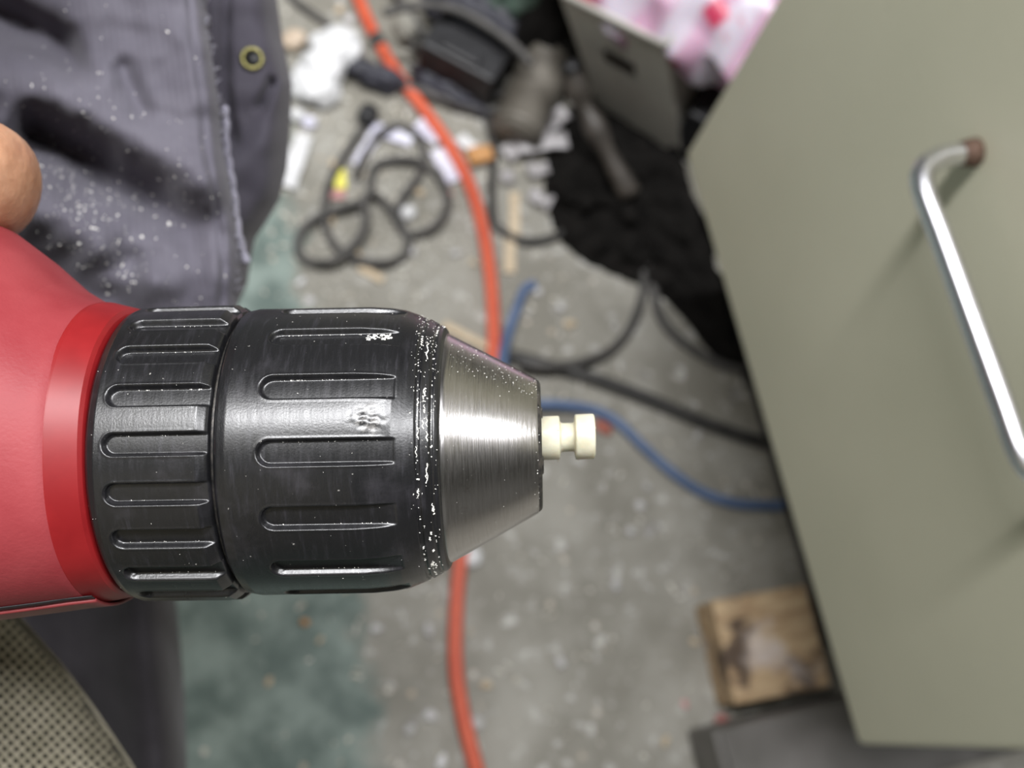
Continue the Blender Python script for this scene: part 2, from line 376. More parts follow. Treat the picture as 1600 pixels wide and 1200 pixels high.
def lathe(prof, nth=160):
    V = []; Fc = []; n = len(prof)
    for (s, r) in prof:
        for k in range(nth):
            a = 2*math.pi*k/nth; V.append((s, -r*math.sin(a), r*math.cos(a)))
    for i in range(n-1):
        for k in range(nth):
            k2 = (k+1) % nth; Fc.append((i*nth+k, i*nth+k2, (i+1)*nth+k2, (i+1)*nth+k))
    return V, Fc
def sstep(x, a, b):
    t = np.clip((x-a)/(b-a), 0, 1); return t*t*(3-2*t)
def groove(s, T, r0, n, th0, s0, s1, hw):
    """1 inside the elongated recess with a rounded back end, 0 outside"""
    p = 2*np.pi/n
    d = (T-th0+p/2) % p-p/2
    y = d*r0; x = np.where(s < s0+hw, s0+hw-s, 0)
    dist = np.sqrt(x*x+y*y)-hw
    g = 1-sstep(dist, -0.36, 0.04)
    lip = np.exp(-((dist-0.12)/0.16)**2)*0.05
    return g*(s < s1), lip*(s < s1)
TH_S, TH_C = math.radians(-2.7), math.radians(-6.6)
def sleeveR(s, T):
    kx = [-39.0, -38.75, -38.3, -37.0, -20.5, -17.4, -15.4, -13.4, -12.45, -12.3, -11.9, -11.75, -10.6, -10.45, -10.2, -10.05, -9.5, -9.25, -9.2]
    kr = [19.6, 20.6, 21.15, 21.4, 21.35, 21.1, 20.75, 20.0, 19.55, 19.2, 19.1, 19.35, 18.7, 18.4, 18.3, 18.45, 18.0, 17.4, 16.6]
    r = np.interp(s, kx, kr)
    g, lip = groove(s, T, 21.4, 15, TH_S, -32.9, -14.7, 1.78)
    g = g*(1-sstep(s, -15.2, -14.7))
    dth = (T+math.radians(14)+np.pi) % (2*np.pi)-np.pi
    env = np.exp(-(((s+18.2)/1.9)**2+((dth*21.4)/1.5)**2)**1.5)
    rs = np.random.RandomState(4); sc = 0
    for _ in range(9):
        a, b, p = rs.uniform(-5, 5), rs.uniform(-5, 5), rs.uniform(0, 6)
        sc = sc+np.sin(a*s+b*dth*21.4+p)
    return np.where(g > 0, r-g*np.maximum(r-20.45, 0), r)+lip*(s < -16)+env*sc*.035
def collarR(s, T):
    kx = [-55.6, -55.5, -55.0, -54.0, -40.6, -39.6, -39.25, -39.2]
    kr = [20.2, 20.9, 21.6, 22.0, 22.05, 21.35, 20.9, 19.6]
    r = np.interp(s, kx, kr)
    g, lip = groove(s, T, 22, 21, TH_C, -52.9, -39.0, 1.55)
    return np.where(g > 0, r-g*np.maximum(r-21.0, 0), r)+lip*(s < -41)
sl = dlink('chuck_sleeve', *revolve_r(np.concatenate([np.linspace(-39, -36.5, 16), np.linspace(-36.3, -30.3, 40), np.linspace(-30.1, -16, 30), np.linspace(-15.9, -9.2, 60)]), 1150, sleeveR), M['black'])
sl['label'] = 'black grooved front sleeve of the chuck'
cl = dlink('chuck_collar', *revolve_r(np.concatenate([np.linspace(-55.6, -53.6, 16), np.linspace(-53.4, -49.8, 28), np.linspace(-49.6, -41, 20), np.linspace(-40.9, -39.2, 16)]), 1150, collarR), M['black'])
cl['label'] = 'black grooved rear collar of the chuck'
V, Fc = lathe([(-57, 19.9), (-30, 19.9)]); dlink('chuck_core', V, Fc, M['dark'])
V, Fc = lathe([(-12, 15.5), (-9.8, 17.0), (-9.3, 17.15), (-8.8, 17.0), (-8.6, 16.85), (-4, 14.35), (0, 12.15), (3.55, 10.22), (3.9, 9.95)]); cone = dlink('chuck_nose', V, Fc, M['steel'])
cone['label'] = 'turned steel nose cone'
V, Fc = lathe([(3.85, 9.98), (4.15, 9.75), (4.42, 9.35), (4.45, 8.9), (4.4, 4.4), (-6, 4.4)]); dlink('nose_rim', V, Fc, M['dark'])
for k in range(3):     # jaws round the bore
    a = math.radians(120*k+35)
    bm = box_bm(9, 1.9, 2.6, .3, 2)
    xf(bm, Matrix.Rotation(a, 4, 'X') @ Matrix.Translation((.2, 0, 4.55)))
    vs = [v.co.copy() for v in bm.verts]
    for i, v in enumerate(bm.verts): v.index = i
    fs = [[v.index for v in f.verts] for f in bm.faces]; bm.free()
    dlink('jaw', vs, fs, M['dark'], smooth=False)

# red housing: sections (s, up, down, near, far)
def housing(name, secs, m, a0=0, a1=360, parent=None, p=2.15, n=96, thick=None):
    kx = [q[0] for q in secs]; st = []
    full = (a1-a0) >= 360
    ss = sorted(set(list(np.linspace(kx[0], kx[-1], 70))+kx))
    V = []; Fc = []; cols = n if full else n+1
    def ring(s, off):
        u, d, nr, fr = [float(np.interp(s, kx, [q[i] for q in secs])) for i in (1, 2, 3, 4)]
        out = []
        for k in range(cols):
            a = math.radians(a0+(a1-a0)*k/n)
            c, sn = math.cos(a), math.sin(a)
            ry = (u if sn > 0 else d)+off; rz = (nr if c > 0 else fr)+off
            q = (abs(c)**p+abs(sn)**p)**(-1/p)
            out.append((s, ry*sn*q, rz*c*q))
        return out
    for s in ss: V += ring(s, 0)
    nr_ = len(ss)
    for i in range(nr_-1):
        for k in range(n):
            k2 = (k+1) % cols if full else k+1
            Fc.append((i*cols+k, (i+1)*cols+k, (i+1)*cols+k2, i*cols+k2))
    if full:
        Fc.append(tuple(range(cols))[::1]); Fc.append(tuple((nr_-1)*cols+k for k in range(cols))[::-1])
    else:
        off = len(V)
        for s in ss: V += ring(s, thick)
        for i in range(nr_-1):
            for k in range(n):
                Fc.append((off+i*cols+k, off+i*cols+k+1, off+(i+1)*cols+k+1, off+(i+1)*cols+k))
            for k in (0, n):
                q = (i*cols+k, off+i*cols+k, off+(i+1)*cols+k, (i+1)*cols+k); Fc.append(q if k == 0 else q[::-1])
        for k in range(n):
            for i in (0, nr_-1):
                q = (i*cols+k, i*cols+k+1, off+i*cols+k+1, off+i*cols+k); Fc.append(q if i == 0 else q[::-1])
    return dlink(name, V, Fc, m, parent)
secs = [(-175, 31, 25, 29, 27), (-160, 36, 27, 33, 30), (-110, 40, 27, 34, 31), (-95, 39, 25.8, 32, 29), (-84, 38, 24.4, 30, 27), (-77, 34.8, 23.8, 28.0, 25), (-71.4, 30.4, 23.2, 26.2, 24), (-66.5, 25.8, 22.7, 24.9, 23.5), (-62.5, 23.3, 22.3, 23.7, 23), (-60.2, 22.6, 22.0, 22.9, 22.6), (-59.9, 22.0, 21.6, 22.4, 22)]
hs = housing('housing', secs, M['red'])
rg = housing('housing_ring', [(-60.6, 22.9, 21.9, 22.9, 22.6), (-60.0, 22.9, 21.9, 22.8, 22.5), (-56.2, 21.9, 21.2, 21.7, 21.7), (-55.75, 21.2, 20.8, 21.1, 21.1)], M['redgloss'])
rg['label'] = 'smooth deep red ring behind the chuck'
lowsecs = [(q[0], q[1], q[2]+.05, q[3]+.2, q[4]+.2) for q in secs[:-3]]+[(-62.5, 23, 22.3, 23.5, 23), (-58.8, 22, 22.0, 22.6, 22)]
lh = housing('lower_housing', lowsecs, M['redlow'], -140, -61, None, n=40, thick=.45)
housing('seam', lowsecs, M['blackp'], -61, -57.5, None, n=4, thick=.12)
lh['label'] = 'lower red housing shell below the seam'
# grip running up in the picture, left of the frame, with trigger and battery
def slab(name, P, wx, wz, m, p=2.6, parent=None):
    V = []; Fc = []; n = 28
    for i, (x, y) in enumerate(P):
        for k in range(n):
            a = 2*math.pi*k/n; c, s_ = math.cos(a), math.sin(a); q = (abs(c)**p+abs(s_)**p)**(-1/p)
            V.append((x+wx[i]*c*q, y, wz[i]*s_*q))
    for i in range(len(P)-1):
        for k in range(n): Fc.append((i*n+k, i*n+(k+1) % n, (i+1)*n+(k+1) % n, (i+1)*n+k))
    Fc.append(tuple(range(n))[::-1]); Fc.append(tuple((len(P)-1)*n+k for k in range(n)))
    return dlink(name, V, Fc, m, parent)
slab('grip', [(-128, 22), (-130, 38), (-134, 60), (-139, 90), (-143, 118)], [25, 21, 19, 19, 22], [17, 16, 15, 15, 18], M['blackp'])
slab('trigger', [(-110, 37), (-109, 44), (-111, 56), (-114, 62)], [6, 7, 6, 4], [6, 6, 6, 6], M['blackp'])
slab('battery', [(-141, 116), (-141, 121), (-142, 160), (-142, 164)], [30, 38, 38, 34], [30, 36, 36, 32], M['blackp'])

# nylon piece turned in the chuck
sp = empty('nylon_spindle', L(4.4, .6, 0))
wob = math.radians(.6)
prof = [(-2.0, 3.35), (4.5, 3.35), (7.0, 3.35), (7.15, 3.22), (7.2, 3.0), (7.28, 2.5), (7.45, 2.28), (7.7, 2.2), (9.2, 2.2), (9.35, 2.3), (9.45, 2.7), (9.5, 3.25), (9.6, 3.42), (9.8, 3.47), (12.1, 3.47), (12.35, 3.38), (12.45, 3.1), (12.45, 0.001)]
V, Fc = lathe(prof, 96)
random.seed(3)
V = [L(s, y*.985+1.0+s*.02, z) for s, y, z in V]
tag(sp, 'small white nylon spindle with a turned waist, gripped in the chuck', 'spindle')
o = link('spindle_body', V, Fc, M['nylon'], sp)
bm = bmesh.new()
burr = []
for k in range(26):
    a = random.uniform(0, 6.28); s0 = random.choice((9.95, 12.4, 6.9)); r = 3.45
    c = L(s0+random.uniform(-.1, .1), -r*math.sin(a)+1.1, r*math.cos(a))
    for q in range(3):
        burr.append(c+Vector([random.uniform(-.00017, .00017) for _ in range(3)]))
link('burr', burr, [(3*i, 3*i+1, 3*i+2) for i in range(len(burr)//3)], M['nylon'], sp)

# ------------------------------------------------------------ shavings on the chuck
def flake(V, Fc, c, n, size, rng, asp=1.6):
    t = n.orthogonal().normalized(); t.rotate(Matrix.Rotation(rng.uniform(0, 6.28), 3, n)); b = n.cross(t)
    i = len(V); a = size*rng.uniform(.6, asp); e = size*rng.uniform(.3, .8)
    for (u, v, h) in ((-a, -e*.5, 0), (a*.7, -e, 0), (a, e*.6, 0), (-a*.6, e, 0), (0, 0, size*.6)):
        V.append(c+t*u+b*v+n*(h+size*.05))
    Fc += [(i, i+1, i+4), (i+1, i+2, i+4), (i+2, i+3, i+4), (i+3, i, i+4), (i+3, i+2, i+1, i)]
def chuck_shavings():
    rng = random.Random(11); V = []; Fc = []
    def put(s, th, size, rf, off=0):
        r = float(rf(np.array([[s]]), np.array([[th]]))[0, 0])+off
        nrm = Vector((0, -math.sin(th), math.cos(th)))
        flake(V, Fc, Vector((s, 0, 0))+nrm*r, nrm, size, rng)
    for _ in range(230):   # lip
        th = rng.gauss(-.8, .55) if rng.random() < .65 else rng.uniform(-1.6, 1.6)
        put(rng.uniform(-13.2, -9.6), th % (2*math.pi), rng.uniform(.04, .15), sleeveR)
    for _ in range(46):    # packed in the lip groove
        put(rng.choice((-12.1, -10.3)), rng.uniform(-1.3, 1.3) % (2*math.pi), rng.uniform(.10, .22), sleeveR)
    for k in range(-3, 4): # along the upper walls of the grooves
        for _ in range(30 if k < 0 else 9):
            s = rng.uniform(-31, -16); th = TH_S+k*2*math.pi/15-(1.45/21.4)*(1 if k < 1 else -1)
            put(s, th % (2*math.pi), rng.uniform(.04, .13), sleeveR)
    for _ in range(45):    # the packed white streak in the topmost visible groove
        put(rng.uniform(-19.5, -16), (TH_S-2*2*math.pi/15-rng.uniform(.0, .06)) % (2*math.pi), rng.uniform(.1, .28), sleeveR)
    for k in range(-3, 5):
        for _ in range(14 if k < 0 else 8):
            s = rng.uniform(-51, -40.5); th = TH_C+k*2*math.pi/21+(-1.2/22)*(1 if k < 1 else -1)
            put(s, th % (2*math.pi), rng.uniform(.04, .13), collarR)
    for _ in range(60): put(rng.uniform(-38, -14), rng.uniform(-1.5, 1.5) % (2*math.pi), rng.uniform(.02, .07), sleeveR)
    for _ in range(30): put(rng.uniform(-55, -41), rng.uniform(-1.5, 1.5) % (2*math.pi), rng.uniform(.02, .08), collarR)
    cr = lambda s, t: np.interp(s, [-9, 4], [17.1, 9.95])
    for _ in range(120): put(rng.uniform(-8.5, 3.9), rng.gauss(-1.0, .18) % (2*math.pi), rng.uniform(.03, .11), cr)
    for _ in range(22): put(rng.uniform(3.2, 4.1), rng.uniform(-1.4, 1.4) % (2*math.pi), rng.uniform(.04, .1), cr)
    for _ in range(40): put(rng.uniform(-8.5, 3.9), rng.uniform(-1.4, 1.4) % (2*math.pi), rng.uniform(.02, .05), cr)
    for _ in range(26):    # strings of plastic rubbed into the lip
        th0 = rng.uniform(-1.1, 1.2); s0 = rng.choice((-10.9, -11.2, -12.1, -10.3))+rng.uniform(-.15, .15); ln = rng.uniform(.02, .14)
        pts = []
        for q in range(7):
            th = th0+ln*q/6; ss = s0+.12*math.sin(q*1.7+th0*9)
            r = float(sleeveR(np.array([[ss]]), np.array([[th % (2*math.pi)]]))[0, 0])+.03
            pts.append(Vector((ss, -r*math.sin(th), r*math.cos(th))))
        v, f = tube_vf(pts, [rng.uniform(.03, .11) for _ in pts], 6, len(V)); V += v; Fc += f
    V = [DRm @ v for v in V]
    o = link('plastic_shavings', V, Fc, M['speck'], None, False)
    tag(o, 'fine white plastic shavings caught in the grooves and lip of the black chuck', 'shavings', kind='stuff')
chuck_shavings()

# ------------------------------------------------------------ the person: hand, apron, trousers, shirt
person = empty('person', dp(-250, 500, .45))
tag(person, 'seated person in a dusty purple-grey apron and mesh shirt holding the red drill', 'person')
def make_hand():
    vs = []; es = []; rs = []
    def chain(pts, root=None):
        prev = root
        for (x, y, z, r) in pts:
            vs.append(L(x, y, z)); rs.append(r*.001); i = len(vs)-1
            if prev is not None: es.append((prev, i))
            prev = i
        return prev
    wrist = chain([(-205, 70, -18, 27)])
    chain([(-260, 95, -30, 31), (-330, 120, -50, 36), (-400, 140, -75, 42)], wrist)
    palm = chain([(-184, 68, -16, 24), (-168, 70, -18, 23)], wrist)
    # index: round the front of the trigger, the nearest one to the lens; then three round the grip, thumb over the near side
    chain([(-150, 46, -26, 13), (-122, 44, -27, 10.5), (-98, 44.0, -22, 9.8), (-83.5, 43.8, -10, 10.3), (-80.8, 43.0, 2, 10.0), (-89, 41.8, 11, 8.8), (-98, 39.5, 12, 7.2)], palm)
    for k, (y, e) in enumerate(((64, 0), (83, -3), (101, -7))):
        sc = (1, .97, .84)[k]
        chain([(-152, y, -26, 12*sc), (-128+e*.2, y, -29, 9.8*sc), (-112+e, y, -22, 9.2*sc), (-106+e, y, -6, 8.8*sc), (-112+e, y, 9, 8.2*sc), (-124+e, y, 17, 7.0*sc)], palm)
    chain([(-176, 52, 4, 14), (-164, 46, 20, 11.5), (-146, 44, 27, 10), (-130, 46, 29, 8.6), (-122, 48, 28.5, 7)], palm)
    me = bpy.data.meshes.new('body'); me.from_pydata(vs, es, []); o = bpy.data.objects.new('body', me); COL.objects.link(o)
    me.materials.append(M['skin'])
    md = o.modifiers.new('skin', 'SKIN'); md.use_smooth_shade = True
    for i, v in enumerate(me.skin_vertices[0].data): v.radius = (rs[i], rs[i]); v.use_root = (i == 0)
    sb = o.modifiers.new('sub', 'SUBSURF'); sb.levels = 3; sb.render_levels = 3
    o.parent = person; o.matrix_parent_inverse = Matrix.Translation(person.location).inverted()
    o['label'] = 'hand with a bent index finger above the red housing'
    return o
make_hand()

def interp(tab, y): return float(np.interp(y, [t[0] for t in tab], [t[1] for t in tab]))
def segd(px, py, poly):
    best = 1e9; side = 0
    for (a, b), (c, d) in zip(poly, poly[1:]):
        dx, dy = c-a, d-b; t = max(0, min(1, ((px-a)*dx+(py-b)*dy)/(dx*dx+dy*dy)))
        ex, ey = px-a-t*dx, py-b-t*dy; q = math.hypot(ex, ey)
        if q < best: best = q; side = math.copysign(1, dx*ey-dy*ex)
    return best*side
def cloth(name, edge, depthf, m, x0, y0, y1, parent, nx=110, ny=150, thick=.0014, pw=.6):
    V = []; Fc = []
    for j in range(ny+1):
        y = y0+(y1-y0)*j/ny; xe = interp(edge, y)
        for i in range(nx+1):
            u = i/nx; x = x0+(xe-x0)*(1-(1-u)**(1/pw))
            V.append(dp(x, y, depthf(x, y, xe)))
    n = len(V)
    dirv = -Vector(R @ np.array([0, 0, 1.0]))*thick
    V += [v+dirv for v in V]
    w_ = nx+1
    for j in range(ny):
        for i in range(nx):
            a = j*w_+i; Fc.append((a, a+w_, a+w_+1, a+1)); Fc.append((n+a, n+a+1, n+a+w_+1, n+a+w_))
        a = j*w_+nx; Fc.append((a, a+w_, n+a+w_, n+a)); a = j*w_; Fc.append((a, n+a, n+a+w_, a+w_))
    for i in range(nx):
        Fc.append((i, i+1, n+i+1, n+i)); a = ny*w_+i; Fc.append((a, n+a, n+a+1, a+1))
    return link(name, V, Fc, m, parent)
def gz(d, w): return math.exp(-(d/w)**2)
EDGE1 = [(-260, 300), (-40, 316), (60, 325), (130, 335), (170, 341), (230, 345), (290, 357), (350, 366), (420, 373), (480, 368), (540, 362), (640, 350)]
EDGE2 = [(-260, 395), (-40, 425), (0, 432), (60, 440), (100, 449), (130, 455), (200, 452), (260, 447), (310, 435), (345, 415), (372, 396), (410, 389), (440, 385), (470, 372), (520, 345), (640, 320)]
def d_apron(x, y, xe):
    d = .212+.014*((y-200)/500)**2+.00002*max(0, -x)
    d += .012*gz(segd(x, y, [(-120, -60), (-20, 10), (60, 50), (140, 96)]), 30)*sstep(150-x, 0, 60)*1.0
    d += .0150*gz(segd(x, y, [(60, 210), (110, 232), (180, 275), (250, 318), (320, 350)]), 36)*(1-sstep(np.float64(x), 230, 340)*.8)
    d -= .005*gz(segd(x, y, [(-50, 120), (60, 150), (160, 190), (260, 240), (310, 290)]), 50)
    d -= .006*gz(segd(x, y, [(60, 330), (150, 385), (240, 440)]), 40)
    d += .0065*gz(math.hypot((x-200), (y-415)*1.1), 34)
    d += .003*gz(segd(x, y, [(192, 110), (205, 140), (222, 172)]), 18)
    d += .004*gz(segd(x, y, [(20, 400), (110, 450), (190, 480)]), 30)
    n = noise.noise(Vector((x/90, y/90, 3)))*.0035+noise.noise(Vector((x/35, y/35, 8)))*.0012
    d += n
    e = xe-x
    d += .010*math.exp(-max(e, 0)/9)+ .0012*math.exp(-((e-24)/6)**2)
    return d
def d_flap(x, y, xe):
    d = .262+.02*((y-200)/500)**2
    e = xe-x
    d += .030*math.exp(-max(e, 0)/14)
    d += noise.noise(Vector((x/60, y/60, 14)))*.004
    d += .006*gz(segd(x, y, [(410, 165), (425, 130)]), 9)
    d += .005*gz(segd(x, y, [(352, -40), (352, 130), (365, 220)]), 7)
    return d
apron = cloth('apron', EDGE1, d_apron, M['apron'], -260, -240, 640, person)
apron['label'] = 'purple-grey apron cloth sprinkled with white dust'
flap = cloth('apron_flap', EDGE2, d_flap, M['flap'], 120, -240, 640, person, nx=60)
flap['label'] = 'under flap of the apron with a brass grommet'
def ring_between(name, c, n, r0, r1, h, m, parent):
    V = []; Fc = []; N_, K = 40, 10; t = n.orthogonal().normalized(); b = n.cross(t)
    for i in range(N_):
        a = 2*math.pi*i/N_; d = t*math.cos(a)+b*math.sin(a)
        for k in range(K):
            q = 2*math.pi*k/K; V.append(c+d*((r0+r1)/2+(r1-r0)/2*math.cos(q))+n*h*math.sin(q))
    for i in range(N_):
        for k in range(K):
            Fc.append((i*K+k, i*K+(k+1) % K, ((i+1) % N_)*K+(k+1) % K, ((i+1) % N_)*K+k))
    return link(name, V, Fc, m, parent)
cdir = -Vector(R @ np.array([0, 0, -1.0]))
gpos = dp(394, 92, d_flap(394, 92, 448)-.0003)
g = ring_between('grommet', gpos, (cdir+Vector((.22, -.1, 0))).normalized(), .0019, .0032, .0008, M['brass'], person)
V, Fc = tube_vf([gpos-cdir*.0006, gpos+cdir*.0002], .0021, 24); link('grommet_hole', V, Fc, M['blackp'], person)
# frayed hem strip and torn threads along it
hemp = [(350, 165), (352, 190), (353, 230), (358, 262), (364, 300), (369, 345), (377, 385), (386, 412)]
P = [dp(a, b, .2290) for a, b in hemp]
V, Fc = tube_vf(catmull(P, 8), [.0007+.0004*abs(math.sin(i*.5)) for i in range(len(hemp)*8-7)], 8)
link('frayed_hem', V, Fc, M['hem'], person)['label'] = 'lighter frayed edge of the apron hem'
rng = random.Random(5); V = []; Fc = []
for k in range(60):
    y = rng.uniform(-20, 460); x = interp(EDGE1, y)-rng.uniform(-5, 3)
    a = dp(x, y, .220); b = dp(x+rng.uniform(1, 8), y+rng.uniform(-8, 8), .224); c = dp(x+rng.uniform(2, 9), y+rng.uniform(-8, 8), .228)
    v, f = tube_vf(catmull([a, b, c], 3), .00013, 5, len(V)); V += v; Fc += f
o = link('loose_threads', V, Fc, M['hem'], person); o['kind'] = 'stuff'

def d_leg2(x, y, xe):
    e = xe-x
    return .345+.035*math.exp(-max(e, 0)/16)-.018*math.exp(-((e-50)/60)**2)+noise.noise(Vector((x/120, y/150, 31)))*.006
EDGE3 = [(400, 240), (700, 255), (930, 272), (980, 277), (1040, 283), (1100, 287), (1200, 290), (1450, 300)]
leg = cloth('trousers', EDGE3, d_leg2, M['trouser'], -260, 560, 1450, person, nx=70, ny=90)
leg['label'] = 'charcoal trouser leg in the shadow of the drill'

# mesh shirt with real holes
def make_shirt():
    E = [(850, -40), (950, 16), (1040, 96), (1110, 148), (1200, 208), (1300, 262), (1500, 340)]
    def pt(u, v, off=0):
        # u,v: picture-scale fabric coordinates; the cloth rolls away at its edge
        xe = interp(E, v); e = (xe-u)*.8
        d = .212+.030*math.exp(-max(e, 0)/26)+noise.noise(Vector((u/130, v/130, 5)))*.004+off
        return dp(u, v, d)
    V = []; Fc = []; p = 12.9; c45 = math.cos(math.radians(47)); s45 = math.sin(math.radians(47))
    for i in range(-60, 60):
        for j in range(-60, 60):
            cx, cy = -20+(i*c45-j*s45)*p, 1160+(i*s45+j*c45)*p
            if cy < 800 or cy > 1420 or cx < -230 or cx+6 > interp(E, cy): continue
            o = len(V)
            for (a, b) in ((-1, -1), (0, -1), (1, -1), (1, 0), (1, 1), (0, 1), (-1, 1), (-1, 0)):
                V.append(pt(cx+(a*c45-b*s45)*p/2, cy+(a*s45+b*c45)*p/2))
            for k in range(8):
                a = math.radians(-135+45*k); a2, b2 = math.cos(a)*4.2, math.sin(a)*4.2
                V.append(pt(cx+a2*c45-b2*s45, cy+a2*s45+b2*c45, .0003))
            for k in range(8):
                Fc.append((o+k, o+8+k, o+8+(k+1) % 8, o+(k+1) % 8))
    sh = link('shirt', V, Fc, M['shirt'], person); sh['label'] = 'beige open mesh shirt'
    # lining and rolled hem behind the knit
    V = []; Fc = []; nx, ny = 30, 40
    for j in range(ny+1):
        y = 800+620*j/ny
        for i in range(nx+1):
            x = -240+(interp(E, y)-2+240)*i/nx; V.append(pt(x, y, .0022))
    for j in range(ny):
        for i in range(nx): a = j*(nx+1)+i; Fc.append((a, a+nx+1, a+nx+2, a+1))
    link('shirt_lining', V, Fc, M['shirtin'], person)
    P = [pt(interp(E, y)-1, y, .0006) for y in np.linspace(820, 1420, 40)]
    V, Fc = tube_vf(P, .0005, 8); link('shirt_hem', V, Fc, M['shirt'], person)
make_shirt()
def make_torso():
    # unseen torso left of and below the lens, added to shade the lower left
    V = []; Fc = []; n = 36
    st = [(.34, .15, .11, 0), (.40, .17, .125, 0), (.50, .165, .12, .0), (.62, .17, .115, .0), (.74, .19, .11, -.01), (.84, .20, .10, -.02), (.90, .16, .085, -.03), (.93, .08, .06, -.03), (.97, .05, .055, -.02)]
    for z, rx, ry, off in st:
        for k in range(n):
            a = 2*math.pi*k/n; x, y = rx*math.cos(a), ry*math.sin(a); c, s_ = math.cos(-.9), math.sin(-.9)
            V.append(Vector((-.33+off+x*c-y*s_, -.24+x*s_+y*c, z)))
    for i in range(len(st)-1):
        for k in range(n): k2 = (k+1) % n; Fc.append((i*n+k, i*n+k2, (i+1)*n+k2, (i+1)*n+k))
    Fc.append(tuple(range(n))[::-1]); Fc.append(tuple((len(st)-1)*n+k for k in range(n)))
    link('unseen_torso', V, Fc, M['shirt'], person)
make_torso()

# white dust on the apron
def apron_dust():
    rng = random.Random(2); V = []; Fc = []
    for _ in range(400):
        q = rng.random()
        if q < .45: t = rng.random(); x = 70+t*130+rng.gauss(0, 26); y = 240+t*190+rng.gauss(0, 40)
        elif q < .75: t = rng.random(); x = 60+t*250+rng.gauss(0, 40); y = 150+t*200+rng.gauss(0, 50)
        else:
            x = rng.uniform(0, 360); y = rng.uniform(0, 480)
            if y < 120 and rng.random() < .6: continue
        xe = interp(EDGE1, y)
        if x > xe-6 or x < -60: continue
        d = d_apron(x, y, xe); c = dp(x, y, d-.0001)
        ux = dp(x+2, y, d_apron(x+2, y, xe))-c; uy = dp(x, y+2, d_apron(x, y+2, xe))-c
        n = uy.cross(ux).normalized()
        if n.dot(cdir) < 0: n = -n
        flake(V, Fc, c, n, rng.choice((.00011, .00014, .0002, .0003)) if q < .985 else .0005, rng)
    o = link('sawdust_specks', V, Fc, M['speck'], None, False)
    tag(o, 'white specks of dust scattered over the purple-grey apron', 'dust', kind='stuff')
apron_dust()

# ------------------------------------------------------------ things on the floor
oc = empty('extension_cord', fl(713, 1000))
tag(oc, 'orange extension cord running over the concrete from the top edge to behind the chuck', 'cord')
opx = [(540, -60), (557, -10), (582, 48), (622, 118), (665, 175), (702, 228), (735, 292), (755, 360), (766, 430), (771, 500), (770, 570), (757, 680), (735, 790), (720, 870), (713, 950), (712, 1040), (722, 1110), (736, 1170), (752, 1230)]
cord('cord_jacket', opx, .0050, M['orange'], parent=oc)
P = [fl(a, b, .0052) for a, b in ((586, 56), (591, 64), (597, 73))]
V, Fc = tube_vf(P, .0056, 16); link('tape_band', V, Fc, M['darkv'], oc)['label'] = 'dark tape band round the cord'

def c4(pts): return [(420+x*.325, 180+y*.325) for x, y in pts]
pc = empty('coiled_power_cord', fl(560, 300))
tag(pc, 'black power cord lying in loose coils beside the orange cord', 'cord')
A = c4([(470, 30), (420, 110), (345, 225), (292, 330), (268, 440), (275, 540), (310, 615), (370, 670), (450, 700), (550, 710), (630, 690), (668, 640), (660, 570), (620, 500), (560, 425), (498, 365), (490, 310), (515, 245), (590, 215), (690, 215), (780, 262), (840, 340), (860, 420), (830, 500), (770, 550), (690, 575), (635, 545), (610, 480), (640, 400), (700, 320), (740, 240), (745, 160), (700, 85), (620, 50), (545, 80), (490, 140), (450, 220), (420, 300)])
B = c4([(498, 365), (430, 420), (350, 445), (260, 480), (180, 530), (140, 600), (150, 670), (220, 712), (310, 700), (375, 655), (430, 595), (465, 520), (460, 440), (452, 395)])
cord('cord_loop', A, .0030, M['darkv'], [.0012*(i % 5) for i in range(len(A))], pc)
cord('cord_loop', B, .0030, M['darkv'], [.0075-.0008*i*(i < 8) for i in range(len(B))], pc)
P = [fl(a, b, .008) for a, b in ((568, 194), (573, 184), (580, 170))]
V, Fc = tube_vf(P, [.0045, .008, .007], 12); link('plug', V, Fc, M['blackp'], pc)

def single(name, label, cat, pxs, r, m, zs=None):
    return tag(cord(name, pxs, r, m, zs), label, cat)
single('black_cable', 'thick black cable running from behind the chuck to under the cabinet', 'cable', [(762, 590), (775, 560), (806, 558), (860, 572), (930, 592), (1010, 622), (1090, 656), (1150, 678), (1195, 692), (1214, 695)], .0047, M['blackv'])
single('looped_cable', 'thin dark cable curving up towards the bin from the thick black cable', 'cable', [(810, 566), (850, 572), (900, 568), (945, 552), (980, 520), (1000, 475), (1006, 430), (1000, 380), (985, 330)], .0033, M['darkv'], [.0095, .0095, .006, .003, 0, 0, 0, 0, 0])
single('loose_cable', 'dark cable bending from the dark shade sheet to under the cabinet', 'cable', [(1000, 380), (1018, 440), (1030, 490), (1055, 525), (1100, 556), (1140, 574), (1185, 577), (1215, 578)], .0036, M['darkv'])
single('blue_cable', 'blue cable snaking from beside the spindle to under the cabinet', 'cable', [(770, 590), (830, 628), (870, 632), (925, 640), (965, 660), (1005, 698), (1050, 738), (1095, 768), (1145, 786), (1200, 790), (1222, 790)], .0036, M['blue'], [0, .004, .004, 0, 0, 0, 0, 0, 0, 0, 0])
bl = single('blue_cable', 'short upright piece of blue cable between the orange cord and the thick black cable', 'cable', [(836, 444), (820, 452), (808, 480), (796, 515), (787, 550), (783, 590)], .0036, M['blue'], [.001, .001, .001, .001, .010, .012])
single('black_loop_cord', 'black cord bent in a shallow bow right of the orange cord', 'cord', [(760, 180), (772, 230), (768, 290), (772, 345), (795, 368), (830, 378), (870, 368), (900, 345), (930, 320)], .0032, M['blackv'])
single('grey_cable', 'grey cable crossing the floor above the white crumpled lump', 'cable', [(430, -40), (460, 0), (490, 22), (520, 45), (552, 85), (560, 100)], .0030, M['darkv'])

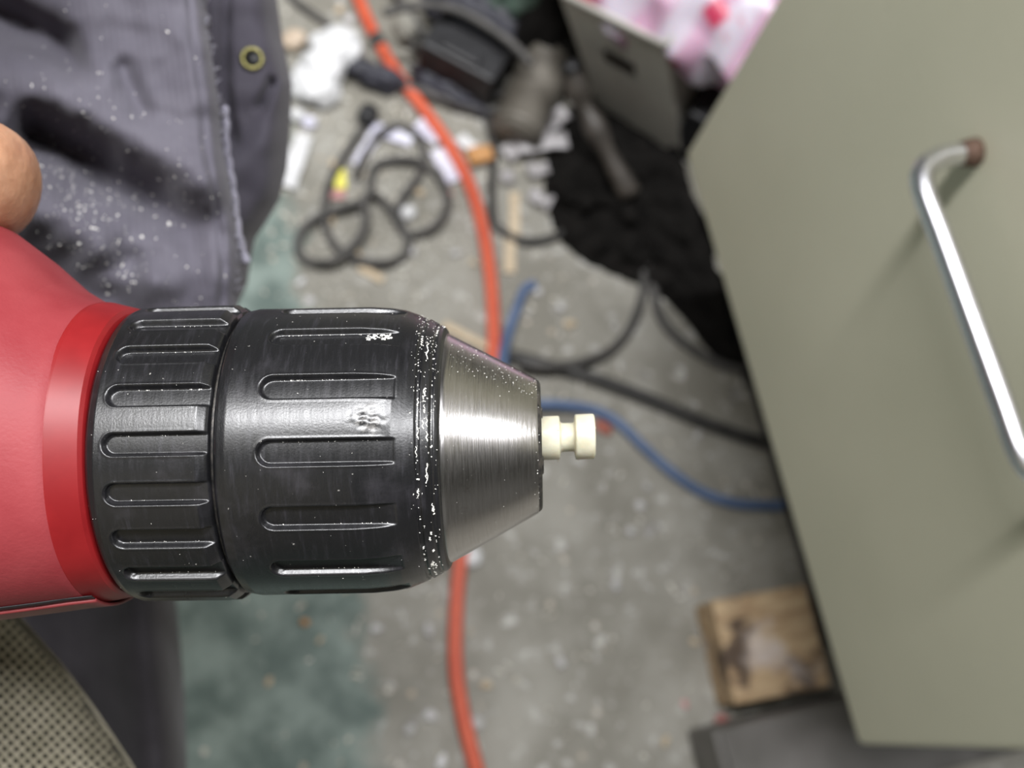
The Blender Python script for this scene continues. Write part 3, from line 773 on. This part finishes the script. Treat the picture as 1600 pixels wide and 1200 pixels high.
def lump(name, label, cat, px, py, rx, ry, h, m, ang=0, seed=0, amp=.25, freq=2.0, group=None, sub=4, z0=0, sharp=False):
    """crumpled solid: rx, ry in picture pixels at floor scale"""
    c = fl(px, py, h*.45+z0); k = (c-Vector(CAMPOS)).length/F
    bm = bmesh.new(); bmesh.ops.create_icosphere(bm, subdivisions=sub, radius=1)
    ca, sa = math.cos(ang), math.sin(ang)
    xw = Vector(R @ np.array([ca, sa, 0])); yw = Vector(R @ np.array([-sa, ca, 0]))
    xw.z = 0; yw.z = 0; xw.normalize(); yw = Vector((0, 0, 1)).cross(xw)
    for v in bm.verts:
        q = v.co.copy(); n = noise.noise(q*freq+Vector((seed*3.1, 0, 0)))+.5*noise.noise(q*freq*2.3+Vector((0, seed, 0)))
        if sharp: n = abs(n)*1.6-.3
        q *= 1+amp*n
        z = q.z*h*.5
        v.co = c+xw*(q.x*rx*k)+yw*(q.y*ry*k)+Vector((0, 0, max(z, -h*.45+.0003)))
    return tag(bmobj(name, bm, m, None, not sharp), label, cat, group)
# white crumpled lump (three-lobed) and its neighbours
wl = empty('crumpled_paper', fl(505, 110))
def lobe(px, py, rx, ry, h, ang, seed, parent, m, name='paper_lobe'):
    o = lump(name, None, None, px, py, rx, ry, h, m, ang, seed, .2, 1.6)
    o.parent = parent; o.matrix_parent_inverse = Matrix.Translation(parent.location).inverted(); return o
tag(wl, 'crumpled white paper on the floor right beside the apron edge', 'paper')
lobe(526, 76, 40, 34, .026, .4, 1, wl, M['white']); lobe(492, 132, 40, 32, .022, -.5, 2, wl, M['white']); lobe(505, 105, 33, 32, .028, .9, 3, wl, M['white'])
def scrap(name, label, cat, px, py, lx, ly, ang, m, h=.002, group=None, curl=.004, seed=0, z0=0.0):
    """bent flat piece with thickness, lx ly in picture pixels"""
    c = fl(px, py, z0); k = (c-Vector(CAMPOS)).length/F; nx, ny = 10, 5; V = []; Fc = []
    xw = Vector(R @ np.array([math.cos(ang), math.sin(ang), 0])); xw.z = 0; xw.normalize(); yw = Vector((0, 0, 1)).cross(xw)
    for lay in (0, 1):
        for j in range(ny+1):
            for i in range(nx+1):
                u = i/nx-.5; v = j/ny-.5
                wv = 1+.25*noise.noise(Vector((u*4, seed, 1)))
                z = curl*(.5+.5*noise.noise(Vector((u*3+seed, v*3, seed)))) if curl else 0
                V.append(c+xw*(u*lx*k)+yw*(v*ly*k*wv)+Vector((0, 0, z+(h if lay else 0)+.0002)))
    n = (nx+1)*(ny+1)
    for j in range(ny):
        for i in range(nx):
            a = j*(nx+1)+i; Fc.append((a, a+nx+1, a+nx+2, a+1)); Fc.append((n+a, n+a+1, n+a+nx+2, n+a+nx+1))
    for j in range(ny):
        a = j*(nx+1); Fc.append((a, n+a, n+a+nx+1, a+nx+1)); a += nx; Fc.append((a, a+nx+1, n+a+nx+1, n+a))
    for i in range(nx):
        Fc.append((i, i+1, n+i+1, n+i)); a = ny*(nx+1)+i; Fc.append((a, n+a, n+a+1, a+1))
    return tag(link(name, V, Fc, m, None, False), label, cat, group)
scrap('paper_strip', 'narrow white paper strip standing upright in the picture beside the apron flap', 'paper', 462, 256, 92, 26, 1.30, M['white'], .003)
scrap('yellow_clip', 'small bright yellow plastic piece left of the coiled cord', 'scrap', 531, 285, 32, 17, -1.45, M['yellow'], .005, curl=0)
scrap('pink_paper_scrap', 'faded pink paper scrap just below the yellow piece', 'scrap', 527, 307, 24, 15, .1, M['pink'], .001)
scrap('plastic_film_scrap', 'pale lavender film scrap arching above the coiled cord', 'scrap', 612, 214, 62, 20, -.35, M['lav'], .002)
scrap('plastic_film_scrap', 'pale lavender film scrap at the upper left of the coils', 'scrap', 572, 238, 60, 18, 1.1, M['lav'], .002, seed=4)
scrap('plastic_film_scrap', 'pale lavender film scrap between the coils and the orange cord', 'scrap', 697, 262, 58, 26, -1.1, M['lav'], .002, seed=6)
scrap('plastic_film_scrap', 'bluish grey film scrap hugging the left side of the orange cord, above the coils', 'scrap', 668, 210, 44, 20, -.8, M['lav'], .002, seed=7)
scrap('plastic_film_scrap', 'small white film scrap just right of the orange cord', 'scrap', 728, 228, 30, 20, -.8, M['white'], .002, seed=8)
scrap('amber_wood_chip', 'amber brown wood chip right of the orange cord', 'wood chip', 749, 249, 38, 26, .3, M['amber'], .006)
scrap('wood_stick', 'flat pale wood stick right of the orange cord, nearer the bow of black cord', 'stick', 803, 338, 78, 16, 1.52, M['wood'], .003, curl=0)
scrap('wood_stick', 'short pale wood stick ending above the blue cable', 'stick', 796, 402, 58, 17, 1.5, M['wood'], .003, curl=0)
scrap('wood_sliver', 'pale wood sliver on the floor above the chuck sleeve', 'wood chip', 580, 430, 42, 12, -.5, M['wood'], .003, curl=0)
scrap('wood_sliver', 'long pale wood sliver half hidden behind the steel nose', 'wood chip', 728, 528, 80, 12, -.48, M['wood'], .004, curl=0)
lump('white_pellet', 'round cream pellet inside the right loop of the coiled cord', 'pellet', 638, 332, 12, 12, .008, M['white'], amp=.1)
lump('paper_ball', 'small bright white paper ball just below the crumpled paper', 'paper', 465, 180, 12, 10, .010, M['white'], amp=.2, seed=3)
lump('paper_ball', 'grey-white paper ball below the crumpled paper, the lower right of two', 'paper', 483, 192, 11, 10, .008, M['lav'], amp=.2, seed=5)
lump('tan_pebble', 'tan pebble between the apron and the crumpled paper', 'pebble', 459, 62, 20, 16, .012, mat('tan_stone', (0.48, 0.38, 0.28), (0.58, 0.48, 0.38), .8), .7, 2, .15)
lump('red_plug_tip', 'small dull red plastic tip beside the nylon spindle', 'scrap', 943, 668, 16, 9, .006, mat('dull_red_plastic', (0.34, 0.09, 0.06), (0.40, 0.13, 0.09), .5), -.6, 2, .1)
lump('white_pellet', 'bright pellet on the floor right of the orange cord below the chuck', 'pellet', 737, 870, 16, 16, .008, M['white'], seed=9, amp=.15)
lump('white_pellet', 'white pellet on the floor just left of the grey metal box', 'pellet', 1103, 1147, 10, 13, .010, M['white'], seed=12, amp=.1)
lump('red_scrap', 'tiny dull red scrap at the corner of the wood block', 'scrap', 1128, 1124, 10, 8, .005, mat('dusty_red', (0.30, 0.10, 0.09), (0.38, 0.16, 0.14), .6), seed=2)

# crumpled white tape in the dark pile
for i, (a, b, lx, ly, an, lb) in enumerate([(858, 200, 62, 26, .75, 'uppermost white crumpled wrapper leaf in front of the tan tin'), (846, 232, 78, 24, .25, 'long white crumpled wrapper leaf in front of the tan tin'), (800, 240, 34, 26, .9, 'dull white crumpled wrapper piece left of the wrapper leaves'), (838, 272, 32, 20, .2, 'small grey-white wrapper piece below the wrapper leaves'), (842, 318, 36, 20, -.5, 'small grey-white wrapper piece beside the pale stick'), (790, 283, 20, 16, .1, 'tiny white wrapper piece right of the orange cord')]):
    scrap('wrapper_scrap', lb, 'wrapper', a, b, lx, ly, an, mat('dull_white_film', (0.40, 0.38, 0.38), (0.55, 0.53, 0.54), .5, scale=90), .003, curl=.010, seed=i+20, z0=.006 if i < 2 else 0)

# black charger box near the top
def flbox(name, label, cat, corners, z0, z1, m, bev=.003, parts=None):
    """box from three floor picture corners A,B,C (A-B one side, B-C the next), between heights"""
    A_, B_, C_ = [fl(*c, z1) for c in corners]
    u = B_-A_; v = C_-B_; u.z = v.z = 0
    v = v-u*(v.dot(u)/u.dot(u)); c = A_+u/2+v/2
    bm = box_bm(u.length, v.length, z1-z0, bev)
    an = math.atan2(u.y, u.x)
    xf(bm, Matrix.Translation((c.x, c.y, (z0+z1)/2)) @ Matrix.Rotation(an, 4, 'Z'))
    root = empty(name, (c.x, c.y, z0)); tag(root, label, cat)
    bmobj('body', bm, m, root, False)
    return root, c, an, u.length, v.length
bx, c, an, lu, lv = flbox('battery_charger', 'black charger box lying right of the orange cord at the top', 'charger', ((655, 66), (770, 128), (800, 70)), 0, .045, M['blackp'])
bm = box_bm(lu*.96, .010, .012, .003); xf(bm, Matrix.Translation((c.x, c.y, 0)) @ Matrix.Rotation(an, 4, 'Z') @ Matrix.Translation((0, lv*.42, .050))); bmobj('rim', bm, M['slate'], bx)
bm = box_bm(lu*.5, lv*.3, .006, .002); xf(bm, Matrix.Translation((c.x, c.y, 0)) @ Matrix.Rotation(an, 4, 'Z') @ Matrix.Translation((0, -.01, .047))); bmobj('socket', bm, M['blackp'], bx)
lump('slate_pouch', 'slate grey soft pouch lying behind the black charger box', 'pouch', 745, 30, 80, 34, .05, M['slate'], -.45, 5, .35, 1.8)
lump('black_glove', 'crumpled black glove left of the charger below the orange cord', 'glove', 585, 118, 44, 19, .020, M['slate'], -.35, 7, .4, 2)
lump('black_rag', 'crumpled black rag spread below the charger box', 'rag', 700, 140, 62, 18, .018, M['slate'], -.5, 8, .4, 2)
lump('green_rag', 'folded green rag at the top edge between charger and bin', 'rag', 785, 0, 46, 26, .085, M['green'], -.4, 9, .3, 1.7)
lump('grey_stone', 'pale grey stone between the orange cord and the charger box', 'stone', 634, 45, 16, 24, .018, mat('grey_stone', (0.20, 0.19, 0.16), (0.32, 0.31, 0.27), .8), .2, 4, .2)
for i, (p, lb) in enumerate([([(560, 108), (610, 130), (660, 142), (720, 165), (780, 172), (830, 160)], 'black lead looping under the charger towards the tan tin'), ([(640, 60), (670, 98), (710, 120), (750, 140), (800, 150), (850, 130)], 'dark grey lead along the near side of the charger'), ([(610, -20), (640, 20), (665, 60), (690, 90), (725, 112)], 'dark lead between the pale grey stone and the charger'), ([(600, 20), (660, 8), (720, 18), (790, 60), (830, 100)], 'dark lead draped over the slate pouch')]):
    single('charger_lead', lb, 'cable', p, .0034, M['darkv'], [(.004 if i < 3 else .056)]*len(p))
# tan tin lying on its side
def tin():
    a, b = fl(855, 92, .022), fl(806, 208, .022)
    P = [a+(b-a)*t for t in (0, .03, .06, .5, .94, .97, 1)]
    V, Fc = tube_vf(P, [.019, .021, .020, .020, .020, .021, .019], 40)
    r = empty('tin_can', (a+b)/2); tag(r, 'dull tan tin can lying on its side left of the bin', 'can'); link('can_body', V, Fc, M['tin'], r)
    V, Fc = tube_vf([b, b+(b-a).normalized()*.002], .017, 30); link('can_lid', V, Fc, M['tin'], r)
tin()
# dark tool handle
r = empty('tool_handle', fl(950, 220)); tag(r, 'dark brown tool handle leaning along the foot of the grey bin', 'tool')
P = [fl(893, 110, .075), fl(905, 150, .06), fl(925, 190, .05), fl(950, 240, .04), fl(985, 305, .025)]
V, Fc = tube_vf(catmull(P, 6), [.006+.003*math.sin(i*.35)**2 for i in range(25)], 16); link('handle_grip', V, Fc, mat('dark_brown_grip', (0.035, 0.030, 0.025), (0.07, 0.06, 0.05), .5), r)
V, Fc = tube_vf([P[0], P[0]+(P[0]-P[1]).normalized()*.006], [.0075, .005], 16); link('end_cap', V, Fc, M['blackp'], r)
def shade_sheet():  # near-black sheet laid in for the shade and an indistinct dark heap
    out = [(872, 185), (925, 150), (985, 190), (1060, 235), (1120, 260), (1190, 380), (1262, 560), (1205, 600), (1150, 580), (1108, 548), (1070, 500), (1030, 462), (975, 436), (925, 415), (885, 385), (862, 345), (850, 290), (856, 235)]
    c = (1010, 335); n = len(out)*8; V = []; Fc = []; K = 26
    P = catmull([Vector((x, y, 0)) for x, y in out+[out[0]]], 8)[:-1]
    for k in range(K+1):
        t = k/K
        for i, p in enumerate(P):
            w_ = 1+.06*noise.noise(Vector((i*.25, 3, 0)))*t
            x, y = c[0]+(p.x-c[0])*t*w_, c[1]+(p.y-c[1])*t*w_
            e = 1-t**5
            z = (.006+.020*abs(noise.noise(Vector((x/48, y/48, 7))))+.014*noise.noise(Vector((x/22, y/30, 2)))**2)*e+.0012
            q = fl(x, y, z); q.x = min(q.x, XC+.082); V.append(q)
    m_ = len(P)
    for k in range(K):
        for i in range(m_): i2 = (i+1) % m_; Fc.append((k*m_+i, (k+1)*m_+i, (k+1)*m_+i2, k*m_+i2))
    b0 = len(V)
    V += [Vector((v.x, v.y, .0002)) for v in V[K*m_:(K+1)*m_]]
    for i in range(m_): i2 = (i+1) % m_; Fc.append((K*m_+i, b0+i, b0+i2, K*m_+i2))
    tag(link('black_shade_sheet', V, Fc, M['shadecloth']), 'crumpled black sheet standing in for shade and a dark heap from the bin foot along the cabinet', 'shade_sheet')
shade_sheet()
lump('dark_cloth', 'dark cloth heap between the tan tin and the grey bin', 'cloth', 858, 45, 56, 70, .06, M['shadecloth'], -.2, 6, .3, 1.6)
lump('dark_cloth', 'dark cloth heap to the left beside the dark shade sheet', 'cloth', 905, 285, 40, 50, .024, M['shadecloth'], -.2, 16, .35, 1.8)

# bin with the white and pink bag
def make_bin():
    Z = .115
    a0, b0 = fl(936, 168, 0), fl(1066, 250, 0); a1, b1 = fl(872, -14, Z), fl(1040, 70, Z)
    u = (b0-a0); nrm = Vector((0, 0, 1)).cross(u).normalized()
    if nrm.y < 0: nrm = -nrm
    dpt = .17
    base = [a0, b0, b0+nrm*dpt, a0+nrm*dpt]; rim = [a1, b1, b1+nrm*(dpt+.03), a1+nrm*(dpt+.03)]
    root = empty('waste_bin', sum(base, Vector())/4); tag(root, 'grey plastic bin with a dark hand slot, a white and pink bag over its rim', 'bin')
    for f in range(4):
        p, q, s_, t = base[f], base[(f+1) % 4], rim[(f+1) % 4], rim[f]
        n = (q-p).cross(t-p).normalized(); V = []; Fc = []; nu, nv = 24, 16
        for lay in (0, 1):
            for j in range(nv+1):
                for i in range(nu+1):
                    uu, vv = i/nu, j/nv
                    V.append((p*(1-uu)+q*uu)*(1-vv)+(t*(1-uu)+s_*uu)*vv-n*(.002*lay))
        m_ = (nu+1)*(nv+1)
        for j in range(nv):
            for i in range(nu):
                if f == 0 and 7 <= i <= 14 and 9 <= j <= 10: continue     # hand slot
                x = j*(nu+1)+i; Fc.append((x, x+1, x+nu+2, x+nu+1)); Fc.append((m_+x, m_+x+nu+1, m_+x+nu+2, m_+x+1))
        link('bin_wall', V, Fc, M['bin'], root, False)
    P = rim+[rim[0]]
    V = []; Fc = []
    for i in range(4):
        v, f_ = tube_vf([P[i], P[i+1]], .0022, 10, len(V)); V += v; Fc += f_
    link('bin_rim', V, Fc, M['bin'], root)
    link('bin_floor', [v+Vector((0, 0, .002)) for v in base], [(0, 1, 2, 3)], M['bin'], root)
    # bag: pleated film bulging over the rim
    V = []; Fc = []; nu, nv = 90, 40
    c0 = (rim[0]+rim[1]+rim[2]+rim[3])/4
    e1, e2 = fl(1035, 78, Z), fl(1230, 60, Z)
    for j in range(nv+1):
        for i in range(nu+1):
            a = 2*math.pi*i/nu; v = j/nv
            rr = (.008+.128*math.sin(v*math.pi*.60))
            sq = (abs(math.cos(a))**3+abs(math.sin(a))**3)**(-1/3)
            pl = 1+.05*math.sin(a*17+3*math.sin(v*4))+.10*noise.noise(Vector((math.cos(a)*3, math.sin(a)*3, v*4)))
            z = Z+.045*math.cos(v*math.pi*.60)-.012+.010*noise.noise(Vector((math.cos(a)*5*v, math.sin(a)*5*v, 2)))
            V.append(c0+Vector((.035, .0, 0))+u.normalized()*(rr*math.cos(a)*sq*pl*.98)+nrm*(rr*math.sin(a)*sq*pl*.86)+Vector((0, 0, z-c0.z)))
    for j in range(nv):
        for i in range(nu):
            i2 = i+1; Fc.append((j*(nu+1)+i, (j+1)*(nu+1)+i, (j+1)*(nu+1)+i2, j*(nu+1)+i2))
    tag(link('plastic_bag', V, Fc, M['film']), 'crumpled white and pink plastic bag bulging out of the grey bin', 'bag')
make_bin()
flbox('black_box', 'black box wedged between the grey bin and the cabinet', 'box', ((1075, 175), (1150, 215), (1200, 110)), 0, .055, M['blackp'])

# wood block and grey metal box by the cabinet foot
blk, c, an, lu, lv = flbox('wood_block', 'weathered block of sawn lumber on the floor beside the cabinet foot', 'wood block', ((1112, 938), (1150, 1102), (1305, 1087)), 0, .036, M['lumber'], .002)
gbx, c, an, lu, lv = flbox('grey_metal_box', 'low dark grey metal box lying below the wood block', 'box', ((1112, 1140), (1150, 1290), (1700, 1200)), 0, .050, M['dgrey'], .003)
bm = box_bm(lu*.96, lv*.96, .004, .0015); xf(bm, Matrix.Translation((c.x, c.y, .0515)) @ Matrix.Rotation(an, 4, 'Z')); bmobj('lid', bm, M['dgrey'], gbx)

# small chips
def chips():
    rng = random.Random(42); first = {}
    spots = [(470, 440, 9, 'w'), (484, 470, 10, 'l'), (700, 306, 12, 'p'), (520, 255, 9, 't'), (600, 410, 7, 'l'), (645, 392, 9, 'l'), (740, 410, 7, 't'), (712, 395, 9, 'l'), (890, 506, 10, 't'), (840, 455, 9, 'l'), (876, 480, 7, 'l'), (670, 985, 11, 'l'), (672, 1118, 11, 'l'), (745, 1130, 12, 'l'), (588, 982, 11, 'l'), (500, 1000, 7, 't'), (420, 1065, 8, 't'), (476, 972, 9, 'a'), (640, 1140, 9, 'l'), (690, 1190, 12, 'w'), (962, 914, 9, 'l'), (876, 1035, 8, 'l'), (1040, 1158, 10, 't'), (1085, 1003, 8, 't'), (1070, 1100, 7, 'p'), (1000, 790, 9, 'l'), (1010, 760, 7, 'l'), (985, 830, 9, 'l'), (905, 860, 8, 'l'), (820, 900, 9, 'l'), (760, 1070, 10, 't'), (690, 340, 8, 'l'), (430, 500, 6, 'l'), (520, 345, 8, 't'), (655, 300, 8, 't'), (560, 395, 7, 't'), (1090, 680, 7, 'l'), (960, 510, 6, 'l'), (545, 30, 9, 'l'), (530, 15, 8, 't')]
    mm = dict(w=M['white'], l=mat('grey_grit', (0.42, 0.41, 0.40), (0.58, 0.57, 0.57), .8), t=M['wood'], p=M['pink'], a=M['amber'])
    nm = dict(w='white chip', l='light grey chip', t='tan wood chip', p='pink chip', a='amber chip')
    marks = [('the chuck', 520, 700), ('the steel nose cone', 775, 700), ('the nylon spindle', 890, 686), ('the wood block', 1190, 1010), ('the grey metal box', 1200, 1160), ('the coiled power cord', 570, 300), ('the crumpled paper', 505, 110), ('the tan tin', 835, 145), ('the thick black cable', 1000, 618), ('the blue cable', 1050, 738), ('the lower orange cord', 715, 1000), ('the upper orange cord', 765, 430), ('the trouser leg', 280, 1060), ('the apron hem', 380, 400), ('the yellow piece', 531, 285), ('the pale wood sliver', 580, 430), ('the white paper strip', 462, 256)]
    used = set()
    for k, (a, b, r, c) in enumerate(spots):
        near = sorted(marks, key=lambda q: math.hypot(q[1]-a, q[2]-b)); lab = None
        for q in near[:4]:
            dx, dy = a-q[1], b-q[2]
            w_ = ('right of' if dx > 0 else 'left of') if abs(dx) > abs(dy) else ('below' if dy > 0 else 'above')
            for dist in ('',):
                t = 'small '+nm[c]+' on the worn concrete, '+w_+' '+q[0]
                if t not in used: lab = t; break
            if lab: break
        if not lab: continue
        used.add(lab)
        lump('floor_chip', lab, 'chip', a, b, r*rng.uniform(.8, 1.1), r*rng.uniform(.5, .95), .004, mm[c], rng.uniform(0, 3), k, .3, 2, 'loose chips on the floor', sub=2)
    V = []; Fc = []
    for _ in range(900):
        a = rng.uniform(380, 1250); b = rng.uniform(-20, 1220)
        if rng.random() < .5: b = rng.uniform(150, 480); a = rng.uniform(440, 900)
        flake(V, Fc, fl(a, b, .0003), Vector((0, 0, 1)), rng.choice((.0006, .0009, .0013, .002)), rng, 2.2)
    tag(link('floor_debris', V, Fc, M['speckf'], None, False), 'fine pale sawdust and grit strewn over the concrete floor', 'debris', kind='stuff')
chips()
del drill['local_frame']
